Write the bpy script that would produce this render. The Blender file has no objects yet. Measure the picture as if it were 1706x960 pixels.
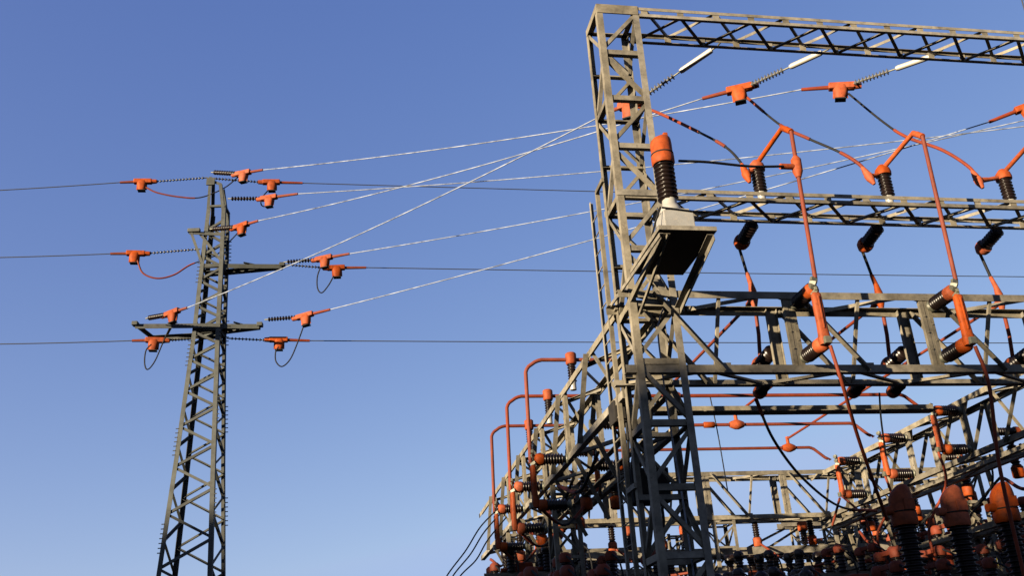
import bpy, bmesh, math, random
from mathutils import Vector, Matrix
random.seed(7)
sc = bpy.context.scene
COL = sc.collection
V = Vector

# ------------------------------------------------------------------ camera
F_PX, YAW, PITCH, ROLL = 1618.617, math.radians(10.6157), math.radians(23.5725), math.radians(-3.5339)
CAM = V((0, 0, 1.6))
_f = V((math.sin(YAW) * math.cos(PITCH), math.cos(YAW) * math.cos(PITCH), math.sin(PITCH)))
_r0 = V((math.cos(YAW), -math.sin(YAW), 0)); _u0 = _r0.cross(_f)
_r = _r0 * math.cos(ROLL) + _u0 * math.sin(ROLL)
_u = _u0 * math.cos(ROLL) - _r0 * math.sin(ROLL)
cd = bpy.data.cameras.new('camera'); cam = bpy.data.objects.new('camera', cd); COL.objects.link(cam)
m = Matrix(((_r.x, _u.x, -_f.x), (_r.y, _u.y, -_f.y), (_r.z, _u.z, -_f.z)))
cam.matrix_world = Matrix.Translation(CAM) @ m.to_4x4()
cd.sensor_width = 36; cd.lens = 36 * F_PX / 1706
cd.clip_start = 0.05; cd.clip_end = 6000
sc.camera = cam


def at(x, y, X=None, Y=None, Z=None):
    """point of the yard where a surveyed sight line meets a plane"""
    d = _r * ((x - 853) / F_PX) - _u * ((y - 480) / F_PX) + _f
    if X is not None: t = (X - CAM.x) / d.x
    elif Y is not None: t = (Y - CAM.y) / d.y
    else: t = (Z - CAM.z) / d.z
    return CAM + d * t


# ------------------------------------------------------------------ materials
def mat(name, base, rough=0.5, metal=0.0, var=0.0, scale=6.0, spot=None, spot_amt=0.0, bump=0.0, spec=0.5, coat=0.0, stretch=None, rand=0.0):
    mt = bpy.data.materials.new(name); mt.use_nodes = True
    nt = mt.node_tree; N = nt.nodes; L = nt.links
    b = N['Principled BSDF']
    b.inputs['Roughness'].default_value = rough; b.inputs['Metallic'].default_value = metal
    b.inputs['Specular IOR Level'].default_value = spec
    b.inputs['Coat Weight'].default_value = coat
    tc = N.new('ShaderNodeTexCoord')
    src = tc.outputs['Object']
    if stretch:
        mp = N.new('ShaderNodeMapping'); mp.inputs['Scale'].default_value = stretch
        L.new(src, mp.inputs['Vector']); src = mp.outputs['Vector']
    n1 = N.new('ShaderNodeTexNoise'); n1.inputs['Scale'].default_value = scale; n1.inputs['Detail'].default_value = 6
    n1.inputs['Roughness'].default_value = 0.65
    L.new(src, n1.inputs['Vector'])
    r = N.new('ShaderNodeValToRGB')
    lo = [max(0, c * (1 - var)) for c in base]; hi = [min(1, c * (1 + var)) for c in base]
    r.color_ramp.elements[0].position = 0.32; r.color_ramp.elements[0].color = (*lo, 1)
    r.color_ramp.elements[1].position = 0.68; r.color_ramp.elements[1].color = (*hi, 1)
    L.new(n1.outputs['Fac'], r.inputs['Fac'])
    col = r.outputs['Color']
    if spot:
        n2 = N.new('ShaderNodeTexNoise'); n2.inputs['Scale'].default_value = scale * 2.7; n2.inputs['Detail'].default_value = 8
        n2.inputs['Roughness'].default_value = 0.75
        L.new(src, n2.inputs['Vector'])
        r2 = N.new('ShaderNodeValToRGB')
        r2.color_ramp.elements[0].position = 0.55; r2.color_ramp.elements[0].color = (0, 0, 0, 1)
        r2.color_ramp.elements[1].position = 0.72; r2.color_ramp.elements[1].color = (spot_amt,) * 3 + (1,)
        L.new(n2.outputs['Fac'], r2.inputs['Fac'])
        mx = N.new('ShaderNodeMix'); mx.data_type = 'RGBA'
        L.new(r2.outputs['Color'], mx.inputs['Factor']); L.new(col, mx.inputs['A']); mx.inputs['B'].default_value = (*spot, 1)
        col = mx.outputs['Result']
    if rand:
        oi = N.new('ShaderNodeObjectInfo'); hs = N.new('ShaderNodeHueSaturation')
        m1 = N.new('ShaderNodeMapRange'); m1.inputs['To Min'].default_value = 1 - rand; m1.inputs['To Max'].default_value = 1 + rand
        L.new(oi.outputs['Random'], m1.inputs['Value']); L.new(m1.outputs['Result'], hs.inputs['Value'])
        wn = N.new('ShaderNodeTexWhiteNoise'); wn.noise_dimensions = '1D'; L.new(oi.outputs['Random'], wn.inputs['W'])
        m2 = N.new('ShaderNodeMapRange'); m2.inputs['To Min'].default_value = 0.8 if rand > .2 else 0.92; m2.inputs['To Max'].default_value = 1.2 if rand > .2 else 1.03
        L.new(wn.outputs['Value'], m2.inputs['Value']); L.new(m2.outputs['Result'], hs.inputs['Saturation'])
        L.new(col, hs.inputs['Color']); col = hs.outputs['Color']
    L.new(col, b.inputs['Base Color'])
    mr = N.new('ShaderNodeMapRange'); mr.inputs['To Min'].default_value = max(0.05, rough - 0.12); mr.inputs['To Max'].default_value = min(1, rough + 0.15)
    L.new(n1.outputs['Fac'], mr.inputs['Value']); L.new(mr.outputs['Result'], b.inputs['Roughness'])
    if bump:
        bp = N.new('ShaderNodeBump'); bp.inputs['Strength'].default_value = bump; bp.inputs['Distance'].default_value = 0.01
        L.new(n1.outputs['Fac'], bp.inputs['Height']); L.new(bp.outputs['Normal'], b.inputs['Normal'])
    return mt


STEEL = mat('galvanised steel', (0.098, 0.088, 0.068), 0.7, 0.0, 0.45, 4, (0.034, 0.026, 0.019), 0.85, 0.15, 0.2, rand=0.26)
STEEL2 = mat('weathered steel shade tone', (0.033, 0.0355, 0.033), 0.75, 0.0, 0.35, 4, (0.022, 0.017, 0.011), 0.7, 0.15, 0.18, rand=0.25)  # left tower: weaker light there is put into the darker base colour
ORANGE = mat('orange insulating cover', (0.158, 0.0285, 0.0048), 0.62, 0, 0.32, 9, (0.042, 0.013, 0.006), 0.95, 0.2, 0.12, rand=0.195)
RED = mat('red sleeved copper', (0.096, 0.0180, 0.0075), 0.6, 0, 0.22, 4, (0.04, 0.011, 0.006), 0.7, 0.05, 0.12, rand=0.16)
BROWN = mat('brown glazed porcelain', (0.006, 0.0035, 0.003), 0.3, 0, 0.3, 8, None, 0, 0, 0.22, 0.0)
GREYINS = mat('grey composite insulator', (0.05, 0.05, 0.048), 0.5, 0, 0.2, 10)
CREAM = mat('pale enamelled rod', (0.22, 0.21, 0.18), 0.45, 0, 0.08, 8, (0.35, 0.30, 0.22), 0.4)
PORC = mat('off white porcelain', (0.17, 0.166, 0.15), 0.4, 0, 0.08, 8, (0.30, 0.25, 0.18), 0.4)
PAINT = mat('off white paint', (0.15, 0.148, 0.138), 0.55, 0, 0.10, 6, (0.28, 0.22, 0.15), 0.5, 0.05)
BLACK = mat('black cable sheath', (0.006, 0.006, 0.0065), 0.7, 0, 0.3, 9, spec=0.15)
ALU = mat('bright stranded aluminium', (0.115, 0.132, 0.168), 0.5, 0.0, 0.8, 3.6, spec=0.3)
DULL = mat('dull stranded conductor', (0.008, 0.010, 0.016), 0.7, 0.0, 0.2, 10)
DARK = mat('dark painted steel sheet', (0.012, 0.011, 0.010), 0.8, 0, 0.3, 5, (0.03, 0.02, 0.012), 0.4, spec=0.1)
HARD = mat('greenish terminal metal', (0.07, 0.07, 0.05), 0.5, 0.3, 0.35, 20)
GRAVEL = mat('yard gravel', (0.07, 0.063, 0.054), 0.9, 0, 0.3, 9, (0.09, 0.08, 0.06), 0.7, 0.8, 0.2)
SHADE_RIDGE = mat('shade ridge scrub', (0.075, 0.075, 0.040), 0.95, 0, 0.4, 0.4, (0.04, 0.05, 0.02), 0.8, 0.4, 0.1)  # for the unseen ridge added as a sun blocker
BARK = mat('bark', (0.12, 0.085, 0.055), 0.9, 0, 0.3, 6, None, 0, 0.5, 0.2)
LEAF = mat('yellowing leaves', (0.11, 0.09, 0.012), 0.75, 0, 0.45, 0.9, (0.06, 0.075, 0.015), 0.7, 0, 0.2)
CONC = mat('footing concrete', (0.30, 0.28, 0.25), 0.9, 0, 0.2, 5, (0.15, 0.13, 0.1), 0.5, 0.4, 0.2)


# ------------------------------------------------------------------ mesh helpers
class MB:
    def __init__(s): s.v = []; s.f = []; s.sm = []
    def add(s, vs, fs, smooth=False):
        o = len(s.v); s.v += [tuple(p) for p in vs]; s.f += [tuple(i + o for i in f) for f in fs]; s.sm += [smooth] * len(fs)
        return s
    def box(s, c, ax=None, h=(1, 1, 1), bev=0.0):
        c = V(c); ax = ax or (V((1, 0, 0)), V((0, 1, 0)), V((0, 0, 1)))
        bm = bmesh.new(); bmesh.ops.create_cube(bm, size=2.0)
        for q in bm.verts: q.co = V((q.co.x * h[0], q.co.y * h[1], q.co.z * h[2]))
        if bev: bmesh.ops.bevel(bm, geom=list(bm.edges), offset=bev, segments=2, affect='EDGES', profile=0.6)
        bm.verts.index_update()
        vs = [c + ax[0] * q.co.x + ax[1] * q.co.y + ax[2] * q.co.z for q in bm.verts]
        fs = [[q.index for q in f.verts] for f in bm.faces]; bm.free()
        return s.add(vs, fs, False)
    def tube(s, pts, r, n=8, caps=True):
        pts = [V(p) for p in pts]; rs = r if isinstance(r, (list, tuple)) else [r] * len(pts)
        vs = []; fs = []
        t0 = (pts[1] - pts[0]).normalized(); ref = V((0, 0, 1)) if abs(t0.z) < 0.9 else V((0, 1, 0))
        a = t0.cross(ref).normalized()
        for i, p in enumerate(pts):
            if i == 0: t = t0
            elif i == len(pts) - 1: t = (pts[i] - pts[i - 1]).normalized()
            else: t = ((pts[i + 1] - p).normalized() + (p - pts[i - 1]).normalized()).normalized()
            a = (a - t * a.dot(t)).normalized(); b = t.cross(a)
            for k in range(n):
                an = 2 * math.pi * k / n
                vs.append(p + (a * math.cos(an) + b * math.sin(an)) * rs[i])
        for i in range(len(pts) - 1):
            for k in range(n):
                fs.append((i * n + k, i * n + (k + 1) % n, (i + 1) * n + (k + 1) % n, (i + 1) * n + k))
        s.add(vs, fs, True)
        if caps:
            s.add(vs[:n], [tuple(range(n))[::-1]]); s.add(vs[-n:], [tuple(range(n))])
        return s
    def lathe(s, p, ax, prof, n=16, smooth=True):
        """prof: (distance along axis, radius)"""
        p = V(p); t = V(ax).normalized(); ref = V((0, 0, 1)) if abs(t.z) < 0.9 else V((0, 1, 0))
        a = t.cross(ref).normalized(); b = t.cross(a)
        vs = []; fs = []
        for d, r in prof:
            for k in range(n):
                an = 2 * math.pi * k / n
                vs.append(p + t * d + (a * math.cos(an) + b * math.sin(an)) * max(r, 0.0005))
        for i in range(len(prof) - 1):
            for k in range(n):
                fs.append((i * n + k, (i + 1) * n + k, (i + 1) * n + (k + 1) % n, i * n + (k + 1) % n))
        s.add(vs, fs, smooth)
        s.add(vs[:n], [tuple(range(n))]); s.add(vs[-n:], [tuple(range(n))[::-1]])
        return s
    def loft(s, o, ax, a, b_, secs, n=16, pw=3.2):
        """rounded-rectangle sections (offset, half a, half b) along ax"""
        vs = []
        for d, ha, hb in secs:
            for k in range(n):
                an = 2 * math.pi * (k + .5) / n; c_, s_ = math.cos(an), math.sin(an)
                r_ = (abs(c_) ** pw + abs(s_) ** pw) ** (-1 / pw)
                vs.append(o + ax * d + a * (c_ * r_ * ha) + b_ * (s_ * r_ * hb))
        fs = [(i * n + k, i * n + (k + 1) % n, (i + 1) * n + (k + 1) % n, (i + 1) * n + k) for i in range(len(secs) - 1) for k in range(n)]
        s.add(vs, fs, True); s.add(vs[:n], [tuple(range(n))]); s.add(vs[-n:], [tuple(range(n))[::-1]])
        return s
    def angle(s, p0, p1, f1, f2, w, t=0.008, off=0.0):
        """L section from p0 to p1, flanges along f1 and f2 from the heel line"""
        p0 = V(p0); p1 = V(p1); ax = (p1 - p0).normalized()
        f1 = V(f1); f1 = (f1 - ax * f1.dot(ax)).normalized()
        f2 = V(f2); f2 = (f2 - ax * f2.dot(ax)); f2 = (f2 - f1 * f2.dot(f1)).normalized()
        sec = [(0, 0), (w, 0), (w, t), (t, t), (t, w), (0, w)]
        vs = [q + f1 * a + f2 * b for q in (p0, p1) for a, b in sec]
        fs = [(i, (i + 1) % 6, 6 + (i + 1) % 6, 6 + i) for i in range(6)] + [tuple(range(6))[::-1], tuple(range(6, 12))]
        return s.add(vs, fs)
    def member(s, p0, p1, nin, w, t=0.006):
        """angle bar lying against a lattice face whose inward normal is nin"""
        p0 = V(p0); p1 = V(p1); ax = (p1 - p0).normalized(); nin = V(nin)
        f1 = ax.cross(nin).normalized()
        if f1.z < -0.05: f1 = -f1
        o = -f1 * w / 2
        return s.angle(p0 + o, p1 + o, f1, nin, w, t)
    def build(s, name, material, parent=None, loc=None):
        me = bpy.data.meshes.new(name); me.from_pydata(s.v, [], s.f); me.update()
        bm = bmesh.new(); bm.from_mesh(me); bmesh.ops.recalc_face_normals(bm, faces=bm.faces); bm.to_mesh(me); bm.free()
        me.polygons.foreach_set('use_smooth', s.sm)
        me.materials.append(material)
        o = bpy.data.objects.new(name, me); COL.objects.link(o)
        if parent: o.parent = parent
        if loc is not None: o.location = loc
        return o


def thing(name, label, cat, loc=(0, 0, 0), group=None):
    o = bpy.data.objects.new(name, None); COL.objects.link(o); o.location = loc; o.empty_display_size = 0.2
    o['label'] = label; o['category'] = cat
    if group: o['group'] = group
    o['kind'] = 'thing'
    return o


def tag(o, label, cat, group=None):
    o['label'] = label; o['category'] = cat
    if group: o['group'] = group
    return o


def copy_thing(o, loc, label):
    c = o.copy(); COL.objects.link(c); c.location = loc; c['label'] = label
    for ch in list(o.children):
        d = ch.copy(); COL.objects.link(d); d.parent = c
        for g in list(ch.children):
            e = g.copy(); COL.objects.link(e); e.parent = d
    return c


X_, Y_, Z_ = V((1, 0, 0)), V((0, 1, 0)), V((0, 0, 1))
_eps = [0]
def eps():
    _eps[0] = (_eps[0] + 1) % 7
    return 0.0007 * _eps[0]


# ------------------------------------------------------------------ lattice builders (absolute coordinates, base at loc)
def lattice_column(label, x0, x1, y0, y1, z0, z1, step, wl=0.1, wb=0.07, wd=0.05, ph=0, matl=STEEL, group=None, name='lattice_tower', nodiag=()):
    base = V(((x0 + x1) / 2, (y0 + y1) / 2, z0)); t = thing(name, label, 'lattice tower', base, group)
    P = lambda x, y, z: V((x, y, z)) - base
    for x, fx in ((x0, 1), (x1, -1)):
        for y, fy in ((y0, 1), (y1, -1)):
            MB().angle(P(x, y, z0), P(x, y, z1), X_ * fx, Y_ * fy, wl, 0.010).build('leg', matl, t)
    n = int((z1 - z0) / step)
    faces = [('f', lambda u, z, d: P(x0 + u * (x1 - x0), y0 + d, z), Y_), ('b', lambda u, z, d: P(x0 + u * (x1 - x0), y1 - d, z), -Y_),
             ('l', lambda u, z, d: P(x0 + d, y0 + u * (y1 - y0), z), X_), ('r', lambda u, z, d: P(x1 - d, y0 + u * (y1 - y0), z), -X_)]
    for k, (nm, fn, nin) in enumerate(faces):
        for i in range(n + 1):
            z = z1 - 0.06 - i * step
            if nm in 'fb' or i % 2 == 0:
                MB().member(fn(0.03, z, 0.012 + eps()), fn(0.97, z, 0.012 + eps()), nin, wb).build('batten', matl, t)
            if i < n:
                a, b = (0.06, 0.94) if (i + k + ph) % 2 else (0.94, 0.06)
                MB().member(fn(a, z - 0.07, 0.020 + eps()), fn(b, z - step + 0.07, 0.020 + eps()), nin, wd).build('diagonal_brace', matl, t)
    return t, base


def ladder_beam(label, x0, x1, y0, y1, zt, zb, step, name='gantry_beam', wl=0.085, ph=0):
    """shallow box beam along X: front and back ladders with battens, zigzag bracing in the top and bottom planes"""
    base = V(((x0 + x1) / 2, (y0 + y1) / 2, zb)); t = thing(name, label, 'gantry beam', base)
    P = lambda x, y, z: V((x, y, z)) - base
    for y, fy in ((y0, 1), (y1, -1)):
        MB().angle(P(x0, y, zt), P(x1, y, zt), -Z_, Y_ * fy, 0.057, 0.008).build('chord', STEEL, t)
        MB().angle(P(x0, y, zb), P(x1, y, zb), Z_, Y_ * fy, 0.057, 0.008).build('chord', STEEL, t)
    n = int((x1 - x0) / step)
    for i in range(n + 1):
        x = x0 + 0.1 + i * step
        for y, s in ((y0, 1), (y1, -1)):
            o = MB(); o.box(P(x, y + s * (0.013 + eps()), (zt + zb) / 2), None, (0.055, 0.004, (zt - zb) / 2 - 0.012)); o.build('batten', STEEL, t)
        if i < n:
            for z, nin, q in ((zb + 0.013, Z_, 0), (zt - 0.013, -Z_, 1)):
                a, b = (y0 + 0.05, y1 - 0.05) if (i + q + ph) % 2 else (y1 - 0.05, y0 + 0.05)
                e = eps() * (1 if nin.z > 0 else -1)
                MB().member(P(x + 0.03, a, z + e), P(x + step - 0.03, b, z + e), nin, 0.055).build('diagonal_brace', STEEL, t)
    return t, base


def ring_truss(label, axis, o, L, side, wd, zt, zb, posts, period, matl=STEEL, wl=0.11, mirror=1, name='ring_truss', cross=True):
    """tall box truss: axis and side are unit vectors, o the outer lower start corner, wd the width"""
    base = V(o) + axis * (L / 2) + side * (wd / 2); base.z = zb
    t = thing(name, label, 'steel truss', base)
    P = lambda a, s, z: V((o[0], o[1], 0)) + axis * a + side * s + Z_ * z - base
    for s, fs in ((0, 1), (wd, -1)):
        MB().angle(P(0, s, zt), P(L, s, zt), -Z_, side * fs, wl, 0.010).build('chord', matl, t)
        MB().angle(P(0, s, zb), P(L, s, zb), Z_, side * fs, wl, 0.010).build('chord', matl, t)
    for s, fs in ((0, 1), (wd, -1)):
        nin = side * fs
        for a in posts:       # built-up posts that carry the switch insulators
            b = MB()
            for da in (-0.085, 0.045):
                b.angle(P(a + da if da < 0 else a + 0.085, s + fs * 0.014, zb + 0.02), P(a + da if da < 0 else a + 0.085, s + fs * 0.014, zt - 0.02), axis * (1 if da < 0 else -1), nin, 0.06, 0.007)
            b.box(P(a, s + fs * 0.024, (zb + zt) / 2), (axis, side, Z_), (0.07, 0.0035, (zt - zb) / 2 - 0.05))
            for k in range(9): b.box(P(a - 0.05 + 0.1 * (k % 2), s + fs * 0.009, zb + 0.1 + k * (zt - zb - 0.2) / 8), (axis, side, Z_), (0.011, 0.012, 0.011))
            b.build('switch_post', matl, t)
        k = 0; a = posts[0] - period * 0.72 if posts else 0.3
        a0s = ([posts[0] - period] if posts else [0.2]) + list(posts)
        for a in a0s:
            a1 = a + 0.14; a2 = a + period * 0.48; a3 = a + period - 0.14
            for p, q in (((a1, zt - 0.03), (a2, zb + 0.03)),):
                if 0.0 <= p[0] and q[0] <= L:
                    e_ = 0.02 + eps()
                    if s == 0: MB().member(P(p[0], s - 0.003 - e_ * .1, p[1]), P(q[0], s - 0.003 - e_ * .1, q[1]), -nin, 0.085).build('diagonal_brace', matl, t)
                    else: MB().member(P(p[0], s + fs * e_, p[1]), P(q[0], s + fs * e_, q[1]), nin, 0.092).build('diagonal_brace', matl, t)
                    for q_, sg in ((p, -1), (q, 1)):
                        MB().box(P(q_[0] + 0.02 * sg, s + fs * 0.0145, q_[1] + sg * 0.055), (axis, side, Z_), (0.075, 0.003, 0.06)).build('gusset_plate', matl, t)
    a = 0.15; i = 0
    while a + period / 2 < L:
        for z, nin, q in ((zb + 0.014, Z_, 0), (zt - 0.014, -Z_, 1)):
            u, v = (0.05, wd - 0.05) if (i + q) % 2 else (wd - 0.05, 0.05)
            e = eps() * nin.z
            MB().member(P(a, u, z + e), P(a + period / 2 - 0.06, v, z + e), nin, 0.06).build('lacing_bar', matl, t)
        if cross and i % 2 == 1:
            MB().member(P(a + 0.25, 0.03, zt - 0.05), P(a + 0.25, wd - 0.03, zb + 0.05), axis, 0.045).build('cross_brace', matl, t)
        a += period / 2; i += 1
    return t, base


# ------------------------------------------------------------------ electrical parts
def sheds(mb, p, ax, L, r0, r1, n, seg=16):
    pr = [(0, r0)]
    st = L / n
    for i in range(n):
        d = i * st
        pr += [(d + st * 0.18, r0), (d + st * 0.30, r1 * 0.97), (d + st * 0.42, r1), (d + st * 0.62, r0 * 1.12), (d + st * 0.95, r0)]
    pr.append((L, r0))
    mb.lathe(p, ax, pr, seg); return mb


def frame(d):
    d = V(d).normalized(); s = d.cross(Z_)
    s = s.normalized() if s.length > 0.05 else V((1, 0, 0)); u = s.cross(d).normalized()
    return d, s, u


def wire_pts(a, b, sag, n=28):
    a = V(a); b = V(b)
    return [a.lerp(b, i / n) - Z_ * (4 * sag * (i / n) * (1 - i / n)) for i in range(n + 1)]


def bez(pts, n=10):
    """smooth curve through points"""
    pts = [V(p) for p in pts]; P = [pts[0] * 2 - pts[1]] + pts + [pts[-1] * 2 - pts[-2]]; out = []
    for i in range(1, len(P) - 2):
        for k in range(n):
            t = k / n
            out.append(0.5 * ((2 * P[i]) + (P[i + 1] - P[i - 1]) * t + (2 * P[i - 1] - 5 * P[i] + 4 * P[i + 1] - P[i + 2]) * t * t + (3 * P[i] - P[i - 1] - 3 * P[i + 1] + P[i + 2]) * t ** 3))
    out.append(pts[-1]); return out


def strain_set(label, A, Cp, T, group, kind='gantry', scale=1.0, drop=Z_ * -1, cover=ORANGE, ins=None, matl_sleeve=None):
    """A fixing on steelwork, Cp middle of the clamp cover, T end of the wire sleeve"""
    A, Cp, T = V(A), V(Cp), V(T)
    t = thing('strain_insulator', label, 'strain insulator', A, group)
    d, s, u = frame(Cp - A); L = (Cp - A).length; z = V((0, 0, 0)); sc_ = scale
    start = 0.10
    if kind == 'gantry':
        lr = L * 0.42
        b = MB(); b.tube([d * 0.12, d * lr], 0.044, 6); b.tube([d * 0.14, d * (lr - 0.03)], 0.052, 6); b.build('extension_rod', CREAM, t)
        MB().tube([V((.02, -.155, 0)), V((0, -.03, 0)), z, d * 0.13], 0.016, 6).build('hanger', HARD, t)
        MB().tube([d * lr, d * (lr + 0.14)], 0.016, 6).build('link', HARD, t)
        start = lr + 0.13
    else:
        MB().tube([z, d * 0.12], 0.018 * sc_, 6).build('link', HARD, t)
    end = L - 0.24 * sc_
    b = MB()
    if kind == 'thin': sheds(b, d * start, d, end - start, 0.014, 0.042, max(8, int((end - start) / 0.085)), 10)
    elif kind == 'fat': sheds(b, d * start, d, end - start, 0.055, 0.068, 9, 12)
    else: sheds(b, d * start, d, end - start, 0.022, 0.062 * sc_, 10, 12)
    b.build('insulator', ins or (GREYINS if kind == 'gantry' else BROWN), t)
    c = Cp - A; d2, s2, u2 = frame(T - Cp)
    k = sc_
    b = MB()
    b.box(c + u2 * 0.03 * k, (d2, s2, u2), (0.24 * k, 0.075 * k, 0.065 * k), 0.025 * k)
    b.loft(c + d2 * 0.02 * k, -u2, d2, s2, [(-0.06 * k, .09 * k, .06 * k), (-0.03 * k, .125 * k, .085 * k), (.06 * k, .13 * k, .10 * k), (.16 * k, .115 * k, .095 * k), (.235 * k, .095 * k, .08 * k), (.26 * k, .085 * k, .07 * k)])
    b.box(c - u2 * 0.10 * k + d2 * 0.02 * k, (d2, s2, u2), (0.137 * k, 0.006 * k, 0.135 * k), 0.003)
    b.tube([c - d2 * 0.36 * k + u2 * 0.03 * k, c - d2 * 0.16 * k + u2 * 0.03 * k, c - d2 * .05 * k], [0.058 * k, 0.075 * k, .06 * k], 10)
    cv = b.build('clamp_cover', cover, t)
    b = MB(); b.box(c - u2 * 0.262 * k + d2 * 0.02 * k, (d2, s2, u2), (0.10 * k, 0.075 * k, 0.012 * k), 0.005)
    b.build('drain_slot', BLACK, cv)
    MB().tube([c + d2 * 0.2 * k + u2 * 0.02 * k, T - A], [0.042 * k, 0.034 * k], 10).build('wire_sleeve', matl_sleeve or RED, t)
    return t


def conductor(label, pts, r, material, group, name='overhead_wire', n=6):
    o = V(pts[0]); mb = MB().tube([V(p) - o for p in pts], r, n)
    return tag(mb.build(name, material, None, o), label, 'wire', group)


def jumper(label, pts, r=0.02, sleeves=(), group=None, lug=True, sm=RED):
    c = bez(pts, 12); o = V(c[0]); c = [p - o for p in c]
    t = thing('jumper_cable', label, 'jumper cable', o, group)
    MB().tube(c, r, 8).build('cable', BLACK, t)
    n = len(c) - 1
    for a, b in sleeves:
        i, j = int(a * n), max(int(a * n) + 1, int(b * n))
        MB().tube(c[i:j + 1], r * 1.35, 8).build('sleeve', sm, t)
    if lug:
        d = (c[-1] - c[-3]).normalized()
        b = MB(); b.tube([c[-1] - d * 0.18, c[-1] - d * 0.05, c[-1] + d * 0.02], [r * 1.3, 0.055, 0.045], 10)
        b.tube([c[-1] - d * 0.06, c[-1], c[-1] + d * 0.07, c[-1] + d * 0.15, c[-1] + d * .19], [0.04, 0.068, 0.066, 0.04, 0.026], 12); b.build('lug_cover', ORANGE, t)
    return t


def bent_tube(label, pts, r=0.035, material=RED, group=None, clamps=(), name='busbar_tube'):
    o = V(pts[0]); P = [V(p) - o for p in pts]
    # round every corner a little
    out = [P[0]]
    for i in range(1, len(P) - 1):
        a = (P[i - 1] - P[i]).normalized(); b = (P[i + 1] - P[i]).normalized(); k = 0.07
        for q in (0, 0.5, 1):
            out.append((P[i] + a * k).lerp(P[i] + b * k, q) * 0.75 + P[i] * 0.25 if q == 0.5 else ((P[i] + a * k) if q == 0 else (P[i] + b * k)))
    out.append(P[-1])
    t = thing(name, label, 'busbar', o, group)
    MB().tube(out, r, 10).build('tube', material, t)
    for c in clamps:
        c = V(c) - o
        b = MB(); b.lathe(c - X_ * 0.13, X_, [(0, r * 1.25), (0.02, r * 1.9), (0.24, r * 1.9), (0.26, r * 1.25)], 12); b.build('joint_cover', ORANGE, t)
    return t


def switch_proto(d, label, group):
    """vertical-break switch on two post insulators standing out along d from the truss face; origin at the upper fixing"""
    t = thing('disconnector_switch', label, 'disconnector', (0, 0, 0), group); d = V(d)
    for z, nm in ((0.0, 'upper'), (-0.80, 'lower')):
        o = V((0, 0, z))
        i = MB(); sheds(i, o + d * 0.06, d, 0.36, 0.078, 0.108, 7, 18); ins = i.build('insulator', BROWN, t)
        f = MB(); f.lathe(o - d * 0.02, d, [(0, 0.09), (0.03, 0.09), (0.035, 0.06), (0.09, 0.06)], 14); f.build('base_flange', HARD, ins)
        h = MB(); h.lathe(o + d * 0.41, d, [(0, 0.098), (0.02, 0.108), (0.11, 0.108), (0.14, 0.088), (0.16, 0.035)], 16); h.build('head_cover', ORANGE, t)
    s = V((-d.y, d.x, 0))
    b = MB(); b.loft(V((0, 0, -0.08)) + d * 0.60, -Z_, d, s, [(0, .025, .05), (.03, .042, .066), (.22, .046, .07), (.45, .045, .066), (.60, .052, .072), (.70, .062, .082), (.76, .05, .07)], 16, 4)
    b.box(V((0, 0, -0.38)) + d * 0.65, (d, s, Z_), (0.012, 0.010, 0.24), 0.004)
    b.build('blade_cover', ORANGE, t)
    k = MB()
    for q in range(5):
        a = random.uniform(-0.05, 0.05)
        k.box(V((0, 0, 0.02 + 0.05 * q - 0.10)) + d * 0.60 + s * a, frame(V((random.random() - .5, random.random() - .5, random.random() - .5))), (0.05, 0.022, 0.03), 0.006)
    k.tube([V((0, 0, -0.10)) + d * 0.60, V((0, 0, 0.16)) + d * 0.60], 0.022, 8)
    k.build('terminal', HARD, t)
    MB().box(V((0, 0, -0.80)) + d * 0.67, (d, s, Z_), (0.035, 0.05, 0.05), 0.01).build('cable_lug', HARD, t)
    return t


def post_proto(ax, label, L=0.42, r=0.085, group=None, cap='dome', name='post_insulator', foot=True, n=7):
    t = thing(name, label, 'insulator', (0, 0, 0), group); ax = V(ax)
    z = 0.0
    if foot:
        MB().lathe(V((0, 0, 0)), ax, [(0, 0.06), (0.13, 0.06), (0.16, 0.07)], 14).build('foot', PORC, t); z = 0.15
    i = MB(); sheds(i, ax * z, ax, L, r * 0.74, r, n, 18); i.build('insulator', BROWN, t)
    h = MB()
    if cap == 'dome': h.lathe(ax * (z + L - 0.02), ax, [(0, r * 1.18), (0.05, r * 1.22), (0.11, r * 1.1), (0.16, r * 0.7), (0.19, r * 0.45)], 18)
    elif cap == 'drum': h.lathe(ax * (z + L - 0.02), ax, [(0, r * 1.05), (0.02, r * 1.25), (0.20, r * 1.25), (0.22, r * 1.0)], 18)
    h.build('cap_cover', ORANGE, t)
    return t


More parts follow.
